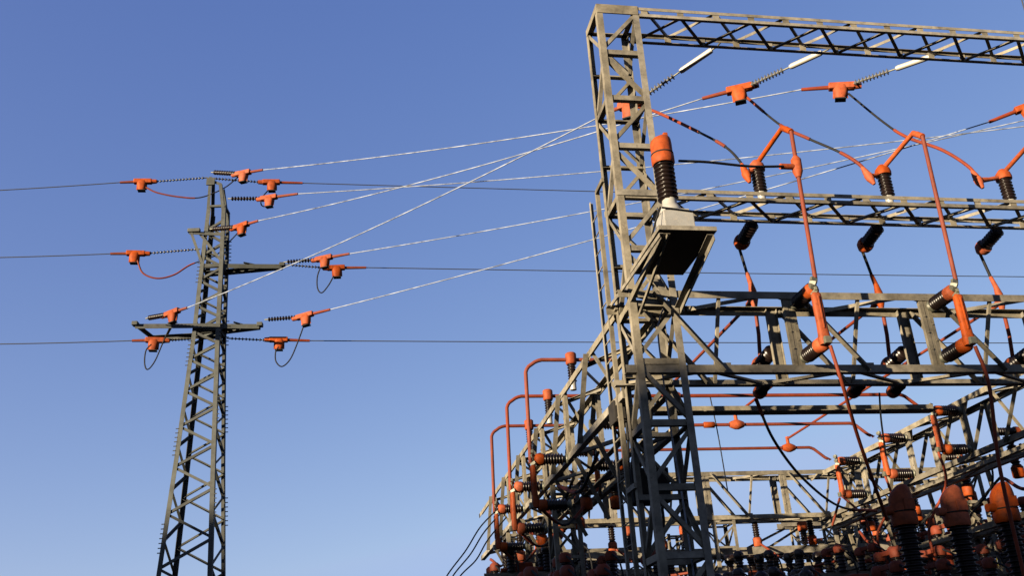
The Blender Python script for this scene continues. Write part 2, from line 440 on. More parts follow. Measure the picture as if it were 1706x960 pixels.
def arrester(label, loc, r, hcap, hins, group=None, wing=False, name='cable_termination', material=ORANGE):
    """ribbed black bushing under a tall orange cover with a slanting top"""
    t = thing(name, label, 'cable termination', loc, group)
    i = MB(); sheds(i, V((0, 0, 0)), Z_, hins, r * 0.66, r * 0.98, max(6, int(hins / (r * 0.42))), 22); i.build('insulator', BROWN, t)
    c = MB(); n = 22; vs = []; prof = [(0, 1.0, 0), (hcap * .05, 1.1, 0), (hcap * .28, 1.1, 0), (hcap * .31, 1.03, 0), (hcap * .55, 1.03, 0), (hcap * .68, 1.0, .03), (hcap * .80, .86, .14), (hcap * .91, .62, .30), (hcap * .97, .40, .38), (hcap, .18, .42)]
    if not wing: prof = prof[:4] + [(hcap * .70, 1.03, 0), (hcap * .80, .98, .03), (hcap * .88, .84, .12), (hcap * .95, .58, .24), (hcap * 1.0, .22, .34)]
    for d, k, sh in prof:
        for j in range(n):
            a = 2 * math.pi * j / n
            vs.append(V((r * (k * math.cos(a) + sh), r * k * math.sin(a), hins - 0.01 + d)))
    fs = [(a * n + j, a * n + (j + 1) % n, (a + 1) * n + (j + 1) % n, (a + 1) * n + j) for a in range(len(prof) - 1) for j in range(n)]
    c.add(vs, fs, True); c.add(vs[-n:], [tuple(range(n))])
    if wing:
        c.box(V((0.02, -r * 1.03, hins + hcap * .45)), None, (r * .5, r * .12, hcap * .13), r * .05)
        c.tube([V((-r * .6, 0, hins + hcap * .35)), V((-r * 1.7, 0, hins + hcap * .35))], [r * .42, r * .36], 12)
    else:
        c.box(V((r * .55, 0, hins + hcap * .99)), None, (r * .22, r * .25, hcap * .09), 0.012)
    cv = c.build('cap_cover', material, t)
    b = MB(); b.lathe(V((0, 0, hins + hcap * .29)), Z_, [(0, r * 1.05), (0.004, r * 1.09), (0.018, r * 1.09), (0.022, r * 1.05)], 22); b.build('strap', DARK, cv)
    return t


# ================================================================== STRUCTURES
TX0, TX1, TY0, TY1 = 3.9, 4.6, 12.0, 12.7
lattice_column('tall grey lattice tower at the left end of the gantry beams', TX0, TX1, TY0, TY1, 0, 11.95, 0.86, 0.10, 0.085, 0.06)
lattice_column('tall lattice tower at the right end of the gantry beams beside the right truss', 12.55, 13.25, TY0, TY1, 0, 11.95, 0.86, 0.10, 0.085, 0.06)
# corner plates at the head of the tower belong to the beam
gb, gbase = ladder_beam('topmost gantry beam carrying the pale strain rods', TX1 + 0.005, 17.0, TY0 + 0.003, TY1 - 0.003, 11.935, 11.755, 0.61)
b = MB(); b.box(V((4.25, 11.994, 11.86)) - gbase, None, (0.34, 0.004, 0.085)); b.box(V((3.894, 12.35, 11.86)) - gbase, None, (0.004, 0.3, 0.06)); b.build('end_plate', STEEL, gb)
mbm, mbase = ladder_beam('middle gantry beam carrying three upright brown post insulators', TX1 + 0.005, 17.0, TY0 + 0.003, TY1 - 0.003, 8.57, 8.405, 0.63, ph=1)
b = MB(); b.box(V((4.25, 11.994, 8.49)) - mbase, None, (0.36, 0.004, 0.05)); b.box(V((4.25, 12.706, 8.49)) - mbase, None, (0.36, 0.004, 0.05))
b.build('end_plate', STEEL, mbm)

PX = [6.28, 8.42, 10.56]           # the three phases along the gantry
ring_truss('deep front truss carrying the front orange switch blades', X_, (3.75, 12.02, 0), 9.4, Y_, 0.66, 6.93, 5.71, [p - 3.75 for p in PX], 2.14)
LY = [16.45, 18.65, 20.85]
ring_truss('deep left truss running back behind the near lattice tower', Y_, (3.88, 12.75, 0), 15.3, X_, 0.70, 6.88, 5.58, [y - 12.75 for y in LY] + [23.0 - 12.75, 25.2 - 12.75], 2.2)
RY = [17.35, 19.45, 21.55]
ring_truss('deep right truss running back with orange switch blades on its left face', Y_, (12.34, 12.75, 0), 11.5, X_, 0.70, 6.92, 5.72, [15.2 - 12.75] + [y - 12.75 for y in RY], 2.12)
ring_truss('deep far truss closing the yard between the left and right trusses', X_, (4.62, 23.5, 0), 12.0, Y_, 0.7, 6.95, 5.73, [2.0, 4.5, 6.6, 8.7], 2.14)
# low tie beams of the far frame
def plain_beam(label, a, b_, h, w, name='tie_beam', holes=True):
    a = V(a); b_ = V(b_); t = thing(name, label, 'steel beam', a); d, s, u = frame(b_ - a); L = (b_ - a).length
    MB().angle(V((0, 0, 0)), b_ - a, Z_, s, h, 0.01).build('channel', STEEL, t)
    MB().angle(s * -w, b_ - a - s * w, Z_, -s, h, 0.01).build('channel', STEEL, t)
    n = int(L / 1.1)
    for i in range(n):
        MB().member(d * (0.2 + i * 1.1) - s * (w * (i % 2)), d * (0.2 + (i + 1) * 1.1 - 0.1) - s * (w * ((i + 1) % 2)) + Z_ * 0.016, Z_, 0.05).build('lacing_bar', STEEL, t)
    return t
plain_beam('long low tie beam under the far truss', (4.0, 23.8, 4.86), (17.5, 23.8, 4.86), 0.22, 0.3)
plain_beam('lowest tie beam along the far frame near the picture bottom', (4.0, 23.9, 4.0), (17.5, 23.9, 4.0), 0.18, 0.3)
plain_beam('plain channel tie beam between the left and right trusses below the bus tubes', (4.65, 13.72, 5.63), (9.3, 13.72, 5.63), 0.11, 0.02)
plain_beam('low tie beam under the right truss', (12.6, 13.2, 4.3), (12.6, 23.4, 4.3), 0.14, 0.3)
lattice_column('slim lattice support column under the middle of the far truss', 9.15, 9.75, 23.52, 24.18, 0, 5.72, 0.6, 0.08, 0.05, 0.045, name='lattice_column')
lattice_column('lattice support column at the far left corner of the yard', 3.9, 4.55, 23.5, 24.15, 0, 5.57, 0.65, 0.09, 0.06, 0.05, name='lattice_column')
lattice_column('lattice support column at the far right corner of the yard', 12.36, 13.0, 23.5, 24.15, 0, 5.71, 0.65, 0.09, 0.06, 0.05, name='lattice_column')
lattice_column('lattice support column halfway along the left truss', 3.95, 4.5, 18.3, 18.9, 0, 5.57, 0.65, 0.09, 0.06, 0.05, name='lattice_column')
lattice_column('lattice support column halfway along the right truss', 12.4, 12.98, 18.1, 18.7, 0, 5.71, 0.65, 0.09, 0.06, 0.05, name='lattice_column')

# ladder beside the tower
t = thing('ladder', 'narrow steel ladder standing just left of the near lattice tower', 'ladder', (3.87, 13.2, 0))
for y in (-0.22, 0.22):
    MB().angle(V((0, y, 0)), V((0, y, 9.07)), -Y_ if y > 0 else Y_, X_, 0.06, 0.007).build('rail', STEEL, t)
for k in range(29): MB().tube([V((0.02, -0.2, 0.3 + k * 0.3)), V((0.02, 0.2, 0.3 + k * 0.3))], 0.011, 6).build('rung', STEEL, t)
for z in (9.03, 6.9, 4.3, 2.0):
    b = MB(); b.box(V((0.01, -0.42, z)), None, (0.02, 0.2, 0.035)); b.build('bracket', STEEL, t)

# ================================================================== PLATFORM AND ITS ARRESTER
PZ = 7.08
t = thing('equipment_platform', 'dark sheet steel platform bracketed out in front of the near lattice tower', 'platform', (4.27, 12.0, PZ))
b = MB(); b.box(V((0, -0.88, 0.0)), None, (0.375, 0.68, 0.006)); b.build('deck', DARK, t)
b = MB(); b.angle(V((-0.385, -1.565, 0.05)), V((0.385, -1.565, 0.05)), -Z_, Y_, 0.06, 0.006)
b.angle(V((-0.385, -0.2, 0.05)), V((0.385, -0.2, 0.05)), -Z_, -Y_, 0.06, 0.006); b.build('edge_angle', STEEL, t)
for s in (-1, 1):
    MB().angle(V((s * 0.385, -1.56, 0.05)), V((s * 0.385, -0.2, 0.05)), -Z_, X_ * -s, 0.06, 0.006).build('edge_angle', STEEL, t)
MB().angle(V((-0.36, -1.5, -0.03)), V((-0.36, 0.72, -0.36)), -Z_, X_, 0.09, 0.009).build('bracket', STEEL, t)
MB().angle(V((-0.27, -1.5, -0.03)), V((-0.27, 0.0, -0.52)), -Z_, X_, 0.05, 0.007).build('bracket', STEEL, t)
MB().angle(V((0.36, -1.5, -0.03)), V((0.36, 0.05, -0.43)), -Z_, -X_, 0.09, 0.009).build('bracket', STEEL, t)
# cable tray angle beside it
b = MB(); b.angle(at(1098, 388, X=3.80), at(1010, 516, X=3.80), -Z_, X_, 0.055, 0.007)
o = b.build('support_angle', STEEL); tag(o, 'long steel angle slanting beside the platform bracket', 'steel angle')
AX, AY = 4.26, 10.82
t = thing('arrester_base', 'off white metal box on the platform under the tall orange cap', 'metal box', (AX - 0.02, AY, PZ + 0.01))
b = MB(); b.box(V((0.02, 0, 0.20)), None, (0.205, 0.17, 0.185), 0.012); b.build('housing', PAINT, t)
b = MB(); b.box(V((0.02, 0, 0.40)), None, (0.16, 0.15, 0.02), 0.006); b.lathe(V((-0.02, 0, 0.41)), Z_, [(0, .15), (.05, .15), (.10, .12), (.13, .10), (.22, .095)], 18); b.build('neck', PORC, t)
b = MB(); b.tube([V((-0.2, -0.175, 0.41)), V((0.225, -0.18, 0.36)), V((0.225, 0.18, 0.38)), V((-0.2, 0.18, 0.41)), V((-0.22, -0.175, 0.41)), V((-0.28, -0.1, 0.25)), V((-0.30, 0.3, -0.02))], 0.014, 6); b.build('cable', BLACK, t)
arrester('tall orange slant topped cap on a black ribbed insulator above the platform', (AX - 0.05, AY, PZ + 0.62), 0.142, 0.46, 0.56)
jumper('black cable running level from the tall orange cap to the first drop rod', [at(1131, 268, Y=10.85), at(1180, 270, Y=10.95), at(1250, 277, Y=11.15), at(1310, 277, Y=11.38)], 0.019, (), 'jumper cables', lug=False)

# ================================================================== PHASE EQUIPMENT ON THE GANTRY
ordi = ['first', 'second', 'third']
GJ = 'orange and black jumper cables from strain clamps to post insulators'
where3 = ['nearest the lattice tower', 'in the middle of the three', 'farthest right of the three']
# strain sets
clampC = [at(1050, 176, Y=14.15), at(1232, 150, Y=14.15), at(1402, 146, Y=14.15)]
clampT = [at(1015, 186, Y=14.45), at(1170, 164, Y=14.45), at(1335, 149, Y=14.45)]
rodA = [at(1196, 76, Y=12.86), at(1380, 82, Y=12.86), at(1562, 90, Y=12.86)]
ls = ['orange strain clamp seen through the lattice tower, on a pale rod from the top beam',
      'orange strain clamp under the top beam just right of the lattice tower',
      'orange strain clamp under the top beam, third pale rod from the tower']
for i in range(3): strain_set(ls[i], rodA[i], clampC[i], clampT[i], 'strain insulators hanging from the top gantry beam')
C4, T4 = at(1712, 180, Y=14.15), at(1648, 203, Y=14.45)
strain_set('orange strain clamp cut by the right edge of the picture', at(1850, 120, Y=12.86), C4, T4, 'strain insulators hanging from the top gantry beam')

postP = post_proto(Z_, 'brown post insulator on the middle beam nearest the lattice tower', 0.40, 0.105, 'post insulators on the middle gantry beam')
postP.location = (PX[0] + 0.02, 12.3, 8.575)
for i in (1, 2): copy_thing(postP, (PX[i] + 0.02, 12.3, 8.575), 'brown post insulator on the middle beam, %s from the lattice tower' % ordi[i])
hangP = post_proto(V((-.08, 0.96, -0.26)).normalized(), 'dark insulator slanting back under the middle beam nearest the lattice tower', 0.40, 0.108, 'insulators slanting under the middle gantry beam', 'dome', 'suspension_insulator', False)
hangP.location = (PX[0], 12.72, 8.40)
for i in (1, 2): copy_thing(hangP, (PX[i], 12.72, 8.40), 'dark insulator slanting back under the middle beam, %s from the lattice tower' % ordi[i])
backP = post_proto(V((0, 0.97, -0.12)).normalized(), 'dark insulator behind the front truss nearest the lattice tower', 0.44, 0.108, 'insulators behind the front truss', 'dome', 'back_insulator', False)
backP.location = (PX[0] - 0.05, 12.72, 6.28)
for i in (1, 2): copy_thing(backP, (PX[i] - 0.05, 12.72, 6.28), 'dark insulator behind the front truss, %s from the lattice tower' % ordi[i])
sw = switch_proto(-Y_, 'orange switch on the front truss nearer the lattice tower', 'switches on the front truss')
sw.location = (PX[0] + .08, 11.98, 6.72)
copy_thing(sw, (PX[1] + .08, 11.98, 6.72), 'orange switch on the front truss farther from the lattice tower')

jm = [[at(1062, 178, Y=14.1), at(1092, 186, Y=14.0), at(1150, 213, Y=13.2), at(1205, 242, Y=12.6), at(1232, 268, Y=12.3), at(1242, 288, Y=12.25)],
      [at(1244, 162, Y=14.12), at(1300, 208, Y=13.4), at(1345, 230, Y=12.9), at(1400, 254, Y=12.5), at(1432, 274, Y=12.3), at(1446, 292, Y=12.25)],
      [at(1414, 156, Y=14.12), at(1470, 202, Y=13.5), at(1510, 228, Y=13.1), at(1570, 250, Y=12.6), at(1614, 278, Y=12.3), at(1628, 298, Y=12.25)]]
jl = ['jumper cable curving from the clamp behind the lattice tower to the first post insulator',
      'jumper cable from the clamp right of the tower to the second post insulator',
      'jumper cable from the third clamp to the third post insulator']
for i in range(3):
    jumper(jl[i], jm[i], 0.021, ((0.0, 0.45), (0.56, 0.62)) if i == 0 else (((0.0, 0.1), (0.2, 0.42), (0.6, 1)) if i == 1 else ((0.3, 1.0),)), GJ)
    # arm and drop rod
    cap = V((PX[i] + 0.02, 12.3, 9.22))
    lugp = jm[i][-1]
    o = cap
    t = thing('drop_rod', ['long red drop rod from the first post insulator down to the front truss', 'long red drop rod from the second post insulator down to the front truss', 'short red arm on the third post insulator at the right edge'][i], 'busbar rod', o, 'red drop rods in front of the gantry')
    e1 = at([1303, 1521, 1722][i], [213, 222, 232][i], Y=11.62) - o; e2 = at([1318, 1537, 1740][i], [219, 227, 238][i], Y=11.42) - o
    b = MB(); b.tube([V((0, 0, 0)), e1, e1.lerp(e2, .5) + Z_ * 0.02, e2], 0.038, 10); b.tube([e1, e2], 0.046, 10)
    b.tube([V((0, 0.0, -0.08)), V((0, 0, 0.04))], [0.07, 0.05], 12); b.build('arm_tube', ORANGE, t)
    MB().tube([V((0, 0, -0.05)), (lugp - o) * .55 + Z_ * -.05, lugp - o - Z_ * .03], [0.04, 0.035, 0.055], 10).build('lug_arm', ORANGE, t)
    if i < 2:
        end = V((PX[i] + 0.12, 11.38, 6.86)) - o
        MB().tube([e2, end], 0.031, 10).build('rod', RED, t)
        if i == 0:
            q = e2.lerp(end, 0.255)
            b = MB(); dd, ss, uu = frame(end - e2); b.lathe(q - dd * 0.18, dd, [(0, .035), (.06, .075), (.26, .075), (.36, .04)], 14); b.tube([q, at(1300, 277, Y=11.38) - o], 0.045, 10); b.build('joint_cover', ORANGE, t)
        dl = at([1478, 1712][i], [868, 985][i], Y=[13.2, 11.9][i])
        jumper(['red cable dropping from the first front switch to the clutter below', 'red cable dropping from the second front switch towards the right hand orange cap'][i],
               [V((PX[i] + 0.12, 11.34, 5.85)), V((PX[i] + 0.22, 11.4, 5.3)), V((PX[i] + .1, 11.38, 5.85)).lerp(dl, .5) - Z_ * 0.06, dl], 0.019, ((0, 1.0),), 'red cables dropping from the front switches', lug=False)

# forks behind the middle beam, tubes running back to the bus tubes
BZ = [7.05, 7.05, 7.05]
for i in range(3):
    hx = PX[i]; top = V((hx - .045, 13.25, 8.27)); fk = V((hx, 13.12, 7.30)); bk = V((hx - 0.05, 13.14, 6.35))
    t = thing('fork_connector', 'orange forked connector hanging behind the gantry, %s from the lattice tower' % ordi[i], 'connector', fk, 'forked connectors behind the gantry')
    MB().tube([top - fk, V((0, 0, 0.1))], 0.024, 8).build('cable', BLACK, t)
    b = MB(); b.tube([V((-.015, .06, 0.46)), V((0, .02, 0.26)), V((0, 0, 0.12)), V((0, 0, -0.02)), V((0, 0.02, -0.14))], [0.032, 0.04, 0.062, 0.066, 0.04], 12)
    b.tube([V((0, 0, 0)), V((-0.01, 0.22, -0.02))], [0.06, 0.045], 10); b.build('joint_cover', ORANGE, t)
    MB().tube([V((0, 0, -0.1)), V((-0.02, 0.0, -0.6)), bk - fk], 0.03, 10).build('drop_tube', RED, t)
    MB().tube([V((0, 0.2, -0.02)), V((0, RY[i] - 13.1, -0.03))], 0.028, 8).build('bus_tube', RED, t)
    b = MB(); b.tube([V((0, RY[i] - 13.12, 0.02)), V((0, RY[i] - 13.12, -0.2))], 0.04, 10)
    b.lathe(V((-0.16, RY[i] - 13.12, -0.25)), X_, [(0, 0.06), (.06, .085), (.13, .11), (.19, .11), (.26, .085), (.32, .06)], 12); b.build('tee_clamp', ORANGE, t)

# right bus tubes: along X then bent down to the right-hand switches
bl = ['highest of the three long level red bus tubes ending at the right truss', 'middle long level red bus tube with a small orange joint', 'lowest long level red bus tube ending in a bent tip']
for i in range(3):
    y = RY[i]; zt = 7.05
    bent_tube(bl[i], [(5.3, y, zt), (11.15, y, zt), (11.5, y, zt - 0.30), (11.55, y, 6.75)], 0.036, RED, 'bus tubes behind the front truss', clamps=[(7.79, y, zt)] if i == 1 else [])
# left loops over post insulators
ll = ['highest bent red tube looping out over the left truss', 'middle bent red tube looping out over the left truss', 'lowest bent red tube looping out over the left truss']
pl = ['orange capped post insulator on the left truss under the highest tube', 'orange capped post insulator on the left truss under the middle tube', 'orange capped post insulator on the left truss under the lowest tube']
postL = post_proto(Z_, pl[0], 0.36, 0.082, 'post insulators on the left truss', 'drum'); postL.location = (4.1, LY[0], 6.89)
for i in (1, 2): copy_thing(postL, (4.1, LY[i], 6.89), pl[i])
for i in range(3):
    y = LY[i]
    bent_tube(ll[i], [(4.9, y, 7.47), (3.48, y, 7.47), (3.24, y, 7.30), (3.22, y, 5.55)], 0.036, RED, 'bent tubes over the left truss')
# left switches, outer face
swl = switch_proto(-X_, 'orange switch on the outer face of the left truss nearest the camera', 'switches on the left truss')
swl.location = (3.86, LY[0], 5.62)
for i in (1, 2): copy_thing(swl, (3.86, LY[i], 5.62), 'orange switch on the outer face of the left truss, %s one back' % ordi[i])
swi = switch_proto(X_, 'orange switch on the inner face of the left truss nearest the camera', 'switches inside the left truss')
swi.location = (4.60, LY[0] + 0.9, 6.5)
for i in (1, 2): copy_thing(swi, (4.60, RY[i], 6.5), 'orange switch on the inner face of the left truss, %s one back' % ordi[i])
swr = switch_proto(-X_, 'orange switch on the right truss face nearest the camera', 'switches on the right truss')
swr.location = (12.32, RY[0], 6.70)
for i in (1, 2): copy_thing(swr, (12.32, RY[i], 6.70), 'orange switch on the right truss face, %s one back' % ordi[i])
sideP = post_proto(X_, 'dark insulator on the outer face of the right truss nearest the camera', 0.40, 0.085, 'insulators on the outer face of the right truss', 'dome', 'side_insulator', False)
sideP.location = (13.06, RY[0], 6.25)
for i in (1, 2): copy_thing(sideP, (13.06, RY[i], 6.25), 'dark insulator on the outer face of the right truss, %s one back' % ordi[i])
# hanging insulators with red heads below trusses
hg = post_proto(-Z_, 'hanging insulator with a dark red head under the left truss nearest the camera', 0.42, 0.09, 'hanging insulators under the trusses', 'drum', 'hanging_insulator', False)
hg.location = (4.45, 17.6, 5.56)
spots = [((4.45, 20.0, 5.56), 'hanging insulator with a dark red head under the left truss, second one back'),
         ((4.45, 22.3, 5.56), 'hanging insulator with a dark red head under the left truss, farthest back'),
         ((6.6, 23.85, 5.71), 'hanging insulator under the far truss near its left end'),
         ((10.4, 23.85, 5.71), 'hanging insulator under the far truss left of the right corner'),
         ((11.9, 23.85, 5.71), 'hanging insulator under the far truss beside the right corner'),
         ((7.9, 23.85, 5.71), 'hanging insulator under the far truss left of its support column')]
for p, l in spots: copy_thing(hg, p, l)
sh = post_proto(V((0.05, 0.97, -0.10)).normalized(), 'short dark insulator under the front truss below its first switch', 0.24, 0.085, 'short insulators under the front truss', 'dome', 'hanging_insulator', False, 4)
sh.location = (6.05, 12.72, 5.76)
copy_thing(sh, (8.2, 12.72, 5.76), 'short dark insulator under the front truss below its second switch')
copy_thing(sh, (7.55, 12.72, 5.76), 'short dark insulator under the front truss between its two switches')
jumper('black cable sagging from under the front truss to the right truss', [V((6.05, 13.14, 5.68)), at(1290, 735, Y=13.4), at(1340, 800, Y=15), at(1400, 845, Y=17), at(1460, 852, Y=18)], 0.022, ((0, .12), (.85, 1)), 'jumper cables', lug=False)
jumper('thin wire dropping from the first bus tube', [V((7.05, 17.35, 7.05)), V((7.12, 17.4, 6.3)), V((7.15, 17.4, 5.2))], 0.012, (), 'jumper cables', lug=False)
jumper('thin dark wire hanging under the front truss right of the second switch', [at(1465, 655, Y=13), at(1468, 700, Y=13), at(1476, 760, Y=13)], 0.014, (), 'jumper cables', lug=False)
# pale conduit running down the tower
conductor('pale thin conduit running down the front of the near lattice tower', bez([at(1097, 455, Y=11.9), at(1113, 490, Y=12.3), at(1097, 540, Y=12.35), at(1101, 600, Y=12.35), at(1115, 700, Y=12.35), at(1140, 850, Y=12.35), at(1156, 960, Y=12.35)], 8), 0.012, ALU, None, 'conduit')

# three big capped terminations, right foreground clutter
TL = ['big orange capped bushing at bottom right, leftmost of three', 'big orange capped bushing at bottom right, middle of three', 'big orange capped bushing at bottom right, rightmost of three']
for i, (x, y) in enumerate(((1500, 806), (1586, 808), (1668, 802))):
    p = at(x, y, Y=13.4); hz = 0.62; hi = 1.3
    arrester(TL[i], (p.x - 0.06, 13.4, p.z - hz - hi), 0.172, hz, hi, 'big capped bushings', True)
# their dark red housings underneath
for i, (x, y) in enumerate(((1530, 930), (1620, 935), (1700, 930))):
    p = at(x, y, Y=13.4)
    t = thing('transformer_head', 'dark red instrument transformer housing under the %s big orange cap' % ['left', 'middle', 'right'][i], 'transformer', (p.x, 13.4, 0), 'transformer housings')
    b = MB(); b.box(V((0, 0, 2.55)), None, (0.34, 0.3, 0.22), 0.05); b.build('housing', RED, t)
    b = MB(); b.lathe(V((0, 0, 1.1)), Z_, [(0, .2), (1.22, .2)], 16); b.build('column', DARK, t)
    b = MB(); b.box(V((0, 0, 0.55)), None, (0.22, 0.22, 0.55), 0.02); b.build('pedestal', CONC, t)

# lower equipment rows standing inside the yard
def breaker(label, loc, top, group, dark=False):
    """upright dark pole with a ribbed bushing and covered terminals"""
    t = thing('instrument_transformer', label, 'transformer', (loc[0], loc[1], 0), group)
    b = MB(); b.angle(V((-.12, -.12, 0)), V((-.12, -.12, top - 1.5)), X_, Y_, 0.08); b.angle(V((.12, .12, 0)), V((.12, .12, top - 1.5)), -X_, -Y_, 0.08)
    b.angle(V((.12, -.12, 0)), V((.12, -.12, top - 1.5)), -X_, Y_, 0.08); b.angle(V((-.12, .12, 0)), V((-.12, .12, top - 1.5)), X_, -Y_, 0.08); b.build('stand', STEEL, t)
    b = MB(); b.box(V((0, 0, top - 1.36)), None, (0.2, 0.2, 0.14), 0.02); b.build('tank', DARK, t)
    b = MB(); sheds(b, V((0, 0, top - 1.22)), Z_, 0.8, 0.10, 0.145, 11, 16); b.build('insulator', BROWN, t)
    b = MB(); b.box(V((0, 0, top - 0.24)), None, (0.2, 0.17, 0.18), 0.05); b.tube([V((-0.18, 0, top - 0.2)), V((-0.5, 0, top - 0.2))], 0.05, 10); b.tube([V((0.18, 0, top - 0.2)), V((0.42, 0, top - 0.2))], 0.05, 10)
    b.build('head_cover', RED, t)
    return t
rows = [(930, 925, 17.5, 'left clutter under the left truss, nearest the picture edge'), (985, 930, 19.0, 'left clutter behind the ladder'), (1040, 938, 20.5, 'clutter between ladder and tower legs'),
        (870, 915, 21.5, 'far left clutter at the end of the left truss'), (1215, 935, 19.0, 'clutter right of the near tower legs'), (1285, 930, 20.0, 'clutter below the far truss middle'),
        (1345, 925, 21.0, 'clutter beside the open patch of sky'), (1420, 930, 17.5, 'clutter left of the three big caps'), (1470, 900, 20.5, 'clutter beside the leftmost big cap'),
        (1555, 890, 18.0, 'clutter between the left and middle big caps'), (1635, 880, 20.0, 'clutter between the middle and right big caps'), (1690, 885, 22.0, 'clutter behind the rightmost big cap')]
for x, y, Y, l in rows:
    p = at(x, y, Y=Y); breaker('dark transformer, red head, in the ' + l, (p.x, p.y), p.z - 0.25, 'instrument transformers standing low in the yard')
# insulators standing on and hanging from the long low tie beam
nth = ['first', 'second', 'third', 'fourth', 'fifth', 'sixth', 'seventh', 'eighth', 'ninth', 'tenth', 'eleventh', 'twelfth', 'thirteenth']
up = None
for k in (0, 2, 3, 6, 9, 10):
    loc = (5.2 + k * 1.02 + 0.28 * math.sin(k * 2.3), 23.65, 5.08); l = 'upright insulator on the long low tie beam, %s from its left end' % nth[(0, 2, 3, 6, 9, 10).index(k)]
    if up is None:
        up = post_proto(Z_, l, 0.36, 0.10, 'upright insulators on the low tie beam', 'drum', 'support_insulator', False, 6); up.location = loc
    else: copy_thing(up, loc, l)
dn = None
for k in (1, 2, 4, 5, 7, 8, 10):
    loc = (5.6 + k * 1.06 + 0.3 * math.sin(k * 3.1 + 1), 23.62, 4.84); l = 'insulator hanging under the long low tie beam, %s from its left end' % nth[(1, 2, 4, 5, 7, 8, 10).index(k)]
    if dn is None:
        dn = post_proto(-Z_, l, 0.40, 0.11, 'insulators hanging under the low tie beam', 'drum', 'hanging_insulator', False, 6); dn.location = loc
    else: copy_thing(dn, loc, l)
lattice_column('slim lattice post left of the middle support column of the far frame', 8.3, 8.7, 24.6, 25.0, 0, 5.6, 0.45, 0.07, 0.045, 0.04, name='lattice_column')
lattice_column('slim lattice post right of the middle support column of the far frame', 10.7, 11.1, 24.6, 25.0, 0, 4.85, 0.45, 0.07, 0.045, 0.04, name='lattice_column')
lattice_column('slim lattice post standing near the left end of the far frame', 5.5, 5.9, 24.4, 24.8, 0, 4.85, 0.45, 0.07, 0.045, 0.04, name='lattice_column')

def isolator_frame(label, cx, cy, w, top, n, group, ry=0.0, hm=None):
    """low steel portal carrying pairs of insulators joined by a covered link"""
    t = thing('isolator_frame', label, 'isolator', (cx, cy, 0), group); t.rotation_euler = (0, 0, ry)
    for sx in (-1, 1):
        b = MB(); b.angle(V((sx * w / 2, -.1, 0)), V((sx * w / 2, -.1, top - .75)), V((-sx, 0, 0)), Y_, .09); b.angle(V((sx * w / 2, .1, 0)), V((sx * w / 2, .1, top - .75)), V((-sx, 0, 0)), -Y_, .09)
        for k in range(6): b.box(V((sx * (w / 2 - .01), 0, .4 + k * (top - 1.3) / 5)), None, (.006, .1, .035))
        b.build('post', STEEL, t)
    for sy in (-1, 1):
        MB().angle(V((-w / 2 - .2, sy * .3, top - .72)), V((w / 2 + .2, sy * .3, top - .72)), Z_, V((0, -sy, 0)), .12).build('cross_beam', STEEL, t)
    for k in range(n):
        x = (k + .5) / n * w - w / 2
        for sy in (-1, 1):
            b = MB(); sheds(b, V((x, sy * .3, top - .6)), Z_, .42, .075, .105, 6, 14); b.build('insulator', BROWN, t)
            b = MB(); b.lathe(V((x, sy * .3, top - .2)), Z_, [(0, .11), (.03, .12), (.13, .12), (.18, .07)], 14); b.build('head_cover', hm or RED, t)
        b = MB(); b.box(V((x, 0, top - .08)), None, (.035, .33, .045), .015); b.build('link_cover', hm or RED, t)
        b = MB(); b.tube(bez([V((x, -.42, top - .1)), V((x + .05, -.7, top - .3)), V((x + .08, -.75, top - .9)), V((x + .05, -.6, top - 1.8))], 6), .02, 6); b.build('dropper', BLACK, t)
    return t
isf = [(10.3, 15.6, 3.4, 3.55, 4, 'nearest low isolator frame behind the three big caps'), (11.6, 17.6, 3.6, 4.05, 4, 'second low isolator frame behind the three big caps'),
       (12.2, 20.4, 4.0, 4.55, 5, 'third low isolator frame behind the three big caps'), (14.6, 22.4, 3.2, 5.15, 4, 'farthest low isolator frame behind the rightmost big cap'),
       (4.9, 18.2, 2.6, 4.25, 3, 'low isolator frame under the left truss'), (4.4, 21.6, 2.4, 4.95, 3, 'low isolator frame under the far end of the left truss'), (8.2, 19.4, 3.0, 4.0, 4, 'low isolator frame below the middle of the far truss')]
for cx_, cy_, w_, tp_, n_, l_ in isf: isolator_frame(l_, cx_, cy_, w_, tp_, n_, 'low isolator frames', 0, BROWN if cx_ in (8.2, 4.4) else None)
plain_beam('thin back beam low behind the far truss', (4.6, 27.4, 4.95), (18.5, 27.4, 4.95), 0.16, 0.35)
plain_beam('second thin back beam just above the lower one behind the far truss', (4.6, 27.6, 5.62), (9.2, 27.6, 5.62), 0.12, 0.35)
for k, (x0_, x1_) in enumerate(((9.9, 11.6), (10.6, 12.0), (12.2, 13.9), (13.2, 15.2))):
    a = V((x0_, 24.7, 4.95)); b_ = V((x1_, 24.7, 5.66)); o = MB().member(V((0, 0, 0)), b_ - a, Y_, .06).build('support_angle', STEEL, None, a)
    tag(o, 'thin sloping steel angle above the long low tie beam, %s from the left' % nth[k], 'steel angle', 'sloping angles behind the tie beam')
